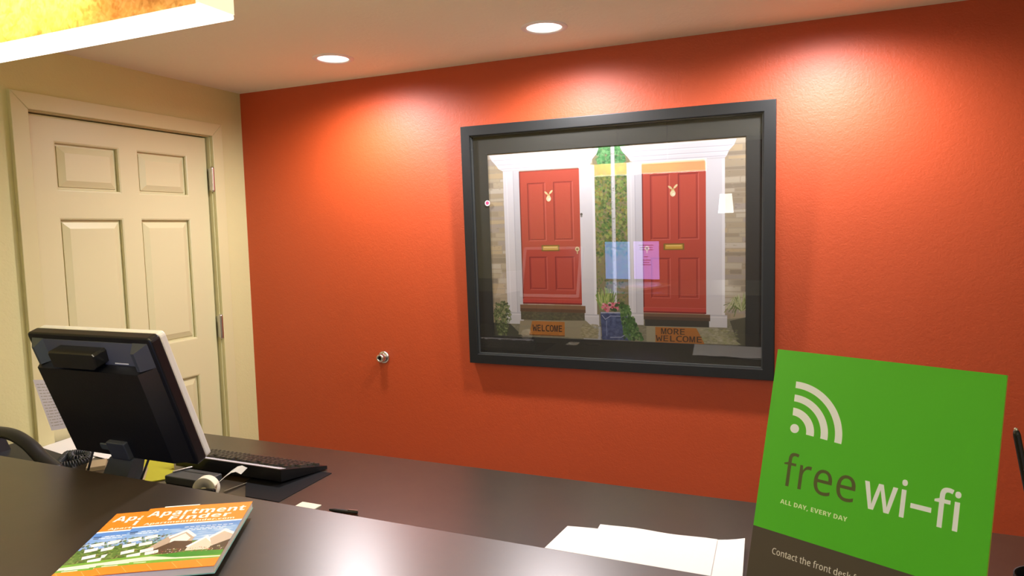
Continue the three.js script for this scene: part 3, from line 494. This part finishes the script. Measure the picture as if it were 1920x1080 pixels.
// ---------------------------------------------------------------- papers and small things on the worktop
function sheetGeo(c, y, lift = () => 0, n = 10, th = 0.0006) {    // paper between four corners, with its thickness
  const P = (a, b) => { const x = (c[0][0] * (1 - a) + c[1][0] * a) * (1 - b) + (c[3][0] * (1 - a) + c[2][0] * a) * b, z = (c[0][1] * (1 - a) + c[1][1] * a) * (1 - b) + (c[3][1] * (1 - a) + c[2][1] * a) * b; return [x, y + lift(a, b), z]; };
  const pos = [], uvs = [], q = (a, b, cc, d, ua, ub, uc, ud) => { for (const [p, u] of [[a, ua], [b, ub], [cc, uc], [a, ua], [cc, uc], [d, ud]]) { pos.push(...p); uvs.push(...u); } };
  const dn = ([x, yy, z]) => [x, yy - th, z], N = n;
  for (let j = 0; j < N; j++) for (let i = 0; i < N; i++) {
    const a0 = i / N, a1 = (i + 1) / N, b0 = j / N, b1 = (j + 1) / N, p = [P(a0, b0), P(a0, b1), P(a1, b1), P(a1, b0)], u = [[a0, 1 - b0], [a0, 1 - b1], [a1, 1 - b1], [a1, 1 - b0]];
    q(...p, ...u); q(...[...p].reverse().map(dn), ...[...u].reverse());
  }
  const e = []; for (let i = 0; i < N; i++) e.push([[i / N, 0], [(i + 1) / N, 0]], [[1 - i / N, 1], [1 - (i + 1) / N, 1]], [[1, i / N], [1, (i + 1) / N]], [[0, 1 - i / N], [0, 1 - (i + 1) / N]]);
  for (const [s0, s1] of e) { const p0 = P(...s0), p1 = P(...s1); q(p1, dn(p1), dn(p0), p0, s1, s1, s0, s0); }
  const g = new THREE.BufferGeometry(); g.setAttribute('position', new THREE.Float32BufferAttribute(pos, 3)); g.setAttribute('uv', new THREE.Float32BufferAttribute(uvs, 2)); g.computeVertexNormals(); return g;
}
const PG = 'loose white sheets behind the counter';
tag(obj('paper_sheet', sheetGeo([[2.178, 1.153], [2.40, 1.143], [2.42, 1.42], [2.15, 1.44]], DY + 0.0012, (a, b) => 0.004 * Math.sin(a * 3) * (1 - b)), M.paper), 'white sheet at the left end of the papers behind the counter', 'paper', PG);
tag(obj('paper_sheet', sheetGeo([[2.262, 1.126], [2.566, 1.118], [2.575, 1.40], [2.275, 1.41]], DY + 0.0075, (a, b) => 0.003 * Math.sin(a * 5) ** 2 * (1 - b)), M.paper), 'large white sheet on top, in the middle of the papers behind the counter', 'paper', PG);
tag(obj('paper_sheet', sheetGeo([[2.43, 1.120], [2.632, 1.112], [2.645, 1.40], [2.44, 1.41]], DY + 0.005, (a, b) => 0.016 * Math.max(0, a - 0.45) ** 2 / 0.3 * (1 - b)), M.paper), 'white sheet with a curled corner beside the green sign', 'paper', PG);
tag(obj('paper_sheet', sheetGeo([[0.006, 1.02], [0.30, 1.0], [0.37, 1.20], [0.03, 1.22]], DY + 0.0012, (a, b) => 0.002 * Math.sin(a * 4)), M.paper), 'white sheet lying on the desk at the cream wall', 'paper');
tag(obj('paper_sheet', sheetGeo([[0.17, 1.03], [0.44, 1.05], [0.42, 1.19], [0.16, 1.16]], DY + 0.0052, (a, b) => 0.002 * Math.sin(b * 4)), M.paper), 'white sheet on the desk, half hidden behind the coiled phone cord', 'paper');
tag(obj('note_pad', [bx(1.378, 1.448, DY, DY + 0.004, 1.268, 1.34, 0.001)], M.cream2), 'cream note pad corner peeking over the counter edge', 'note pad');
{
  const t = thing('pen', 'black pen lying on the worktop just behind the counter edge', 'pen', [1.545, DY + 0.0055, 1.288], 0.12);
  obj('barrel', lathe([[0, -0.045], [0.0045, -0.042], [0.0055, 0.03], [0.003, 0.048], [0, 0.05]], 14).rotateZ(Math.PI / 2), M.dark, t);
  obj('clip', bx(0.012, 0.044, 0.0045, 0.007, -0.0015, 0.0015), M.nickel, t);
}
tag(obj('folder', sheetGeo([[0.552, 1.142], [0.695, 1.138], [0.826, 1.245], [0.735, 1.36]], DY + 0.004, () => 0, 6, 0.003), M.yellow), 'yellow-green folder on the desk under the monitor', 'folder');
tag(obj('sticky_note', sheetGeo([[0.622, 1.214], [0.657, 1.21], [0.75, 1.30], [0.70, 1.33]], DY + 0.006, () => 0, 4, 0.001), M.tan), 'small tan note lying on the yellow folder', 'note');
tag(obj('leaflet_pile', [bx(-0.045, 0.045, 0, 0.008, -0.03, 0.03), bx(-0.04, 0.046, 0.008, 0.014, -0.03, 0.028)].map((g) => g.rotateY(-0.7).translate(0.455, DY, 1.255)), M.tan), 'small tan leaflets between the phone cord and the monitor stand', 'leaflets');
{
  const t = thing('card_reader', 'low dark box on the desk between the yellow folder and the keyboard', 'card reader', [0.915, DY, 1.245]);
  obj('case', bx(-0.085, 0.085, 0, 0.026, -0.035, 0.045, 0.004), M.greyPlastic, t);
  obj('slot', bx(-0.07, 0.05, 0.0255, 0.027, -0.012, -0.008), M.dark, t);
  const p = thing('pen', 'thin silver pen lying on the low dark box under the monitor', 'pen', [0.848, DY + 0.0295, 1.232], 1.2);
  obj('barrel', lathe([[0, -0.034], [0.002, -0.03], [0.0032, -0.02], [0.0032, 0.03], [0, 0.034]], 12).rotateZ(Math.PI / 2), M.nickel, p);
}
{
  const t = thing('label_roll', 'white tape roll in a dark dispenser, its free end sticking up beside the keyboard', 'tape roll', [1.08, DY, 1.35]);
  const ring = lathe([[0.009, -0.016], [0.036, -0.016], [0.037, -0.012], [0.037, 0.012], [0.036, 0.016], [0.009, 0.016], [0.009, -0.016]], 48).rotateX(Math.PI / 2).rotateY(0.35).translate(0, 0.037, 0);
  obj('roll', ring, M.cream2, t);
  obj('core', lathe([[0, -0.0165], [0.009, -0.0165], [0.009, 0.0165], [0, 0.0165]], 32).rotateX(Math.PI / 2).rotateY(0.35).translate(0, 0.037, 0), M.cream2, t);
  obj('dispenser_base', bx(-0.041, 0.041, 0, 0.044, 0.018, 0.032, 0.005).rotateY(0.35), M.screen, t).userData.label = 'dark glossy dispenser front';
  const prof = [[0.036, 0.05], [0.05, 0.062], [0.072, 0.08], [0.092, 0.093], [0.106, 0.096], [0.122, 0.088]], pos = [];
  const w = 0.009, c = Math.cos(0.35), s = -Math.sin(0.35), P = ([x, y], k) => [x * c + k * w * 0.3, y + k * w * 0.75 + 0.002, x * s - k * w * 1.2];
  for (let i = 0; i + 1 < prof.length; i++) { const a = P(prof[i], -1), b = P(prof[i], 1), d = P(prof[i + 1], 1), e = P(prof[i + 1], -1); for (const p of [a, e, d, a, d, b]) pos.push(...p); }
  const g = new THREE.BufferGeometry(); g.setAttribute('position', new THREE.Float32BufferAttribute(pos, 3)); g.setAttribute('uv', new THREE.Float32BufferAttribute(new Float32Array(pos.length / 3 * 2), 2)); g.computeVertexNormals();
  obj('tape_end', g, M.paper, t);
}
tag(obj('paper_strip', sheetGeo([[1.094, 1.205], [1.102, 1.207], [1.088, 1.285], [1.079, 1.283]], DY + 0.003, (a, b) => 0.004 * a, 4, 0.0008), M.cream2), 'narrow pale paper strip on the desk below the keyboard edge', 'paper strip');

// ---------------------------------------------------------------- magazines on the counter
{
  const cover = canvasTex(760, 1060, (c, w, h) => {
    const X = (v) => v * w, Y = (v) => v * h, pick = (a) => a[Math.floor(rnd() * a.length)];
    const poly = (p, f) => { c.fillStyle = f; c.beginPath(); p.forEach(([x, y], i) => (i ? c.lineTo(X(x), Y(y)) : c.moveTo(X(x), Y(y)))); c.fill(); };
    c.fillStyle = '#ee8a26'; c.fillRect(0, 0, w, h);
    c.fillStyle = '#fff'; c.fillRect(0, Y(0.315), w, Y(0.02));
    poly([[0, 0.335], [1, 0.335], [1, 0.62], [0, 0.62]], '#7fa6d8'); poly([[0, 0.335], [1, 0.335], [1, 0.42], [0, 0.40]], '#5f8ecf');
    for (let i = 0; i < 60; i++) { c.globalAlpha = 0.18; c.fillStyle = '#fff'; c.beginPath(); c.ellipse(X(rnd()), Y(rr(0.4, 0.6)), rr(20, 70), rr(6, 18), 0, 0, 7); c.fill(); } c.globalAlpha = 1;
    poly([[0, 0.6], [1, 0.62], [1, 0.86], [0, 0.86]], '#5d7a35');
    for (let i = 0; i < 420; i++) { c.globalAlpha = rr(0.4, 0.9); c.fillStyle = pick(['#4a6a2c', '#7b9444', '#35501f', '#97a85c', '#6a5636']); c.beginPath(); c.ellipse(X(rr(0, 0.45)), Y(rr(0.48, 0.8)), rr(4, 14), rr(4, 12), 0, 0, 7); c.fill(); } c.globalAlpha = 1;
    // houses
    poly([[0.30, 0.70], [0.42, 0.52], [0.55, 0.44], [0.66, 0.55], [0.66, 0.72]], '#b3a08c'); poly([[0.42, 0.53], [0.55, 0.43], [0.67, 0.54], [0.65, 0.56], [0.55, 0.47], [0.44, 0.56]], '#f2eee8'); poly([[0.46, 0.57], [0.55, 0.49], [0.63, 0.57], [0.6, 0.66], [0.48, 0.68]], '#ece4da');
    poly([[0.36, 0.72], [0.5, 0.6], [0.66, 0.62], [0.72, 0.72], [0.6, 0.78], [0.38, 0.78]], '#5a4530'); poly([[0.66, 0.70], [0.77, 0.57], [0.88, 0.68], [0.88, 0.76], [0.66, 0.76]], '#d9c8b6'); poly([[0.64, 0.70], [0.77, 0.55], [0.9, 0.68], [0.87, 0.69], [0.77, 0.59], [0.67, 0.71]], '#f6f2ec');
    poly([[0.8, 0.58], [0.9, 0.48], [1, 0.55], [1, 0.72], [0.86, 0.7]], '#c2b2a2'); poly([[0.78, 0.59], [0.9, 0.46], [1, 0.53], [1, 0.56], [0.9, 0.5], [0.81, 0.6]], '#f4f0ea'); poly([[0.86, 0.72], [1, 0.63], [1, 0.78], [0.86, 0.78]], '#4d3d2b');
    for (const [x, y] of [[0.07, 0.52], [0.2, 0.5], [0.06, 0.6], [0.2, 0.6], [0.1, 0.7], [0.26, 0.7], [0.18, 0.76], [0.32, 0.74]]) { poly([[x, y], [x + 0.1, y - 0.025], [x + 0.12, y + 0.02], [x + 0.02, y + 0.045]], '#e9e6e2'); }
    poly([[0, 0.80], [0.35, 0.78], [1, 0.82], [1, 0.89], [0, 0.92]], '#76a83a'); poly([[0.42, 0.80], [0.7, 0.775], [1, 0.79], [1, 0.85], [0.62, 0.845]], '#3f8a26'); poly([[0, 0.835], [0.4, 0.805], [0.62, 0.845], [1, 0.865], [1, 0.88], [0.5, 0.86], [0, 0.87]], '#dfe0c4');
    for (let i = 0; i < 120; i++) { c.globalAlpha = 0.7; c.fillStyle = pick(['#fff', '#c95a4a', '#3c5a25', '#8aa650']); c.beginPath(); c.ellipse(X(rr(0.4, 1)), Y(rr(0.72, 0.785)), rr(2, 6), rr(2, 6), 0, 0, 7); c.fill(); } c.globalAlpha = 1;
    c.fillStyle = '#ee8a26'; c.fillRect(0, Y(0.9), w, h); c.strokeStyle = '#f6b870'; c.lineWidth = 3; for (let x = 0.02; x < 1; x += 0.2) { c.beginPath(); c.moveTo(X(x), Y(0.91)); c.lineTo(X(x + 0.08), Y(0.99)); c.stroke(); }
    const word = (s, x0, x1, b, px, f) => { c.save(); c.font = 'bold ' + px + 'px sans-serif'; const m = c.measureText(s).width; c.translate(X(x0), Y(b)); c.scale(X(x1 - x0) / m, 1); c.fillStyle = f; c.fillText(s, 0, 0); c.restore(); };
    word('Apartment', 0.04, 0.97, 0.155, 138, '#fff6ec'); word('Finder', 0.26, 0.86, 0.245, 112, '#fff6ec'); word('ApartmentFinder.com', 0.08, 0.92, 0.295, 44, '#fff1e2');
    c.fillStyle = '#e9f0fa'; for (const [x, y, l] of [[0.5, 0.385, 0.4], [0.55, 0.415, 0.33], [0.58, 0.44, 0.26], [0.12, 0.40, 0.25], [0.1, 0.43, 0.18]]) for (let q = 0; q < l; q += 0.05) c.fillRect(X(x + q), Y(y), X(0.038), 9);
    c.fillStyle = '#1f2f55'; c.fillRect(X(0.02), Y(0.40), X(0.07), 14); c.fillRect(X(0.03), Y(0.425), X(0.05), 12);
    c.fillStyle = '#eef4dd'; c.fillRect(X(0.06), Y(0.865), X(0.2), 9); c.fillRect(X(0.05), Y(0.885), X(0.13), 9); c.fillRect(X(0.3), Y(0.875), X(0.1), 8);
  });
  const coverMat = phys({ map: cover, roughness: 0.35, clearcoat: 0.3, clearcoatRoughness: 0.25 });
  const teal = std({ color: rgb(0.25, 0.55, 0.5), roughness: 0.4 });
  const wM = 0.19, lM = 0.265, th = 0.0125;
  const t = thing('magazine', 'upper orange apartment magazine, lying on top of its twin', 'magazine', [0, 0, 0], 0, 'orange apartment magazines on the counter');
  obj('pages', bx(0.001, wM - 0.001, 0.0008, th - 0.0008, 0.001, lM - 0.001, 0.001), M.paperEdge, t);
  const cg = sheetGeo([[0, 0], [wM, 0], [wM, lM], [0, lM]], th, (a, b) => 0.0012 * Math.sin(a * Math.PI) * (1 - a) + 0.0008, 10, 0.0008);
  obj('front_cover', cg, coverMat, t);
  obj('back_cover', bx(0, wM, 0, 0.0008, 0, lM), teal, t);
  t.rotation.y = 31 * Math.PI / 180;
  const c = t.clone(); c.name = numbered('magazine'); scene.add(c);
  tag(c, 'lower orange apartment magazine, showing at the left under its twin', 'magazine', 'orange apartment magazines on the counter');
  c.position.set(1.526, CY, 1.97); t.position.set(1.599, CY + th + 0.0012, 1.953);
  const b = thing('bookmark', 'white paper slip sticking out at the top of the magazines', 'paper slip', [1.6, CY + th + 0.0008, 1.93], 31 * Math.PI / 180);
  obj('slip', bx(0.0, 0.066, 0, 0.0004, -0.022, 0.02), M.paper, b);
}

// ---------------------------------------------------------------- pen in a cup at the right edge of the counter
{
  const cup = thing('pen_cup', 'dark pen cup standing on the counter at the right edge', 'pen cup', [3.045, CY, 1.85]);
  obj('cup', lathe([[0, 0], [0.032, 0], [0.036, 0.1], [0.033, 0.1], [0.03, 0.004], [0, 0.004]], 36), M.dark, cup);
  const a = new THREE.Vector3(3.0052, 1.2867, 1.85), b = new THREE.Vector3(3.058, 1.006, 1.855), d = a.clone().sub(b), len = d.length();
  const p = thing('pen', 'slim black pen standing in the cup right of the green sign', 'pen', b.toArray());
  p.quaternion.setFromUnitVectors(new THREE.Vector3(0, 1, 0), d.normalize());
  obj('barrel', lathe([[0, 0], [0.0012, 0.001], [0.0042, 0.02], [0.0042, len - 0.006], [0.003, len - 0.001], [0, len - 0.001]], 16), M.dark, p);
  obj('push_button', lathe([[0, len - 0.002], [0.0022, len - 0.002], [0.0022, len + 0.002], [0, len + 0.003]], 12), M.nickel, p);
  obj('clip', bx(-0.0012, 0.0012, len - 0.05, len - 0.006, 0.0042, 0.006), M.dark, p);
}

// ---------------------------------------------------------------- two unseen glowing panels, placed for the coloured reflections in the picture glass
[['blue', [0.16, 0.40, 1.0], 1.43], ['lavender', [0.55, 0.36, 1.0], 1.655]].forEach(([n, col, x]) => {
  const t = thing('unseen_glow_panel', 'small ' + n + ' glowing panel out of view on the counter, placed for its reflection in the picture glass', 'display', [x, CY, 2.43], 0.1);
  const tx = canvasTex(256, 330, (c, w, h) => { c.fillStyle = '#ffffff'; c.fillRect(0, 0, w, h); if (n !== 'blue') { c.fillStyle = '#6a5a80'; for (const [y, l] of [[30, 150], [50, 130], [70, 140], [130, 40], [160, 90], [180, 60], [200, 90]]) c.fillRect(w / 2 - l / 2, y, l, 7); } });
  obj('screen', new THREE.BoxGeometry(0.2, 0.29, 0.002).translate(0, 0.16, -0.006), std({ color: 0x111111, emissive: rgb(...col), emissiveMap: tx, emissiveIntensity: 5, roughness: 0.4 }), t);
  obj('case', bx(-0.108, 0.108, 0.008, 0.312, -0.006, 0.008, 0.004), M.dark, t);
  obj('stand_base', [bx(-0.08, 0.08, 0, 0.006, -0.03, 0.05, 0.002), bx(-0.02, 0.02, 0.005, 0.05, 0.006, 0.014)], M.dark, t);
});

renderer.render(scene, camera);
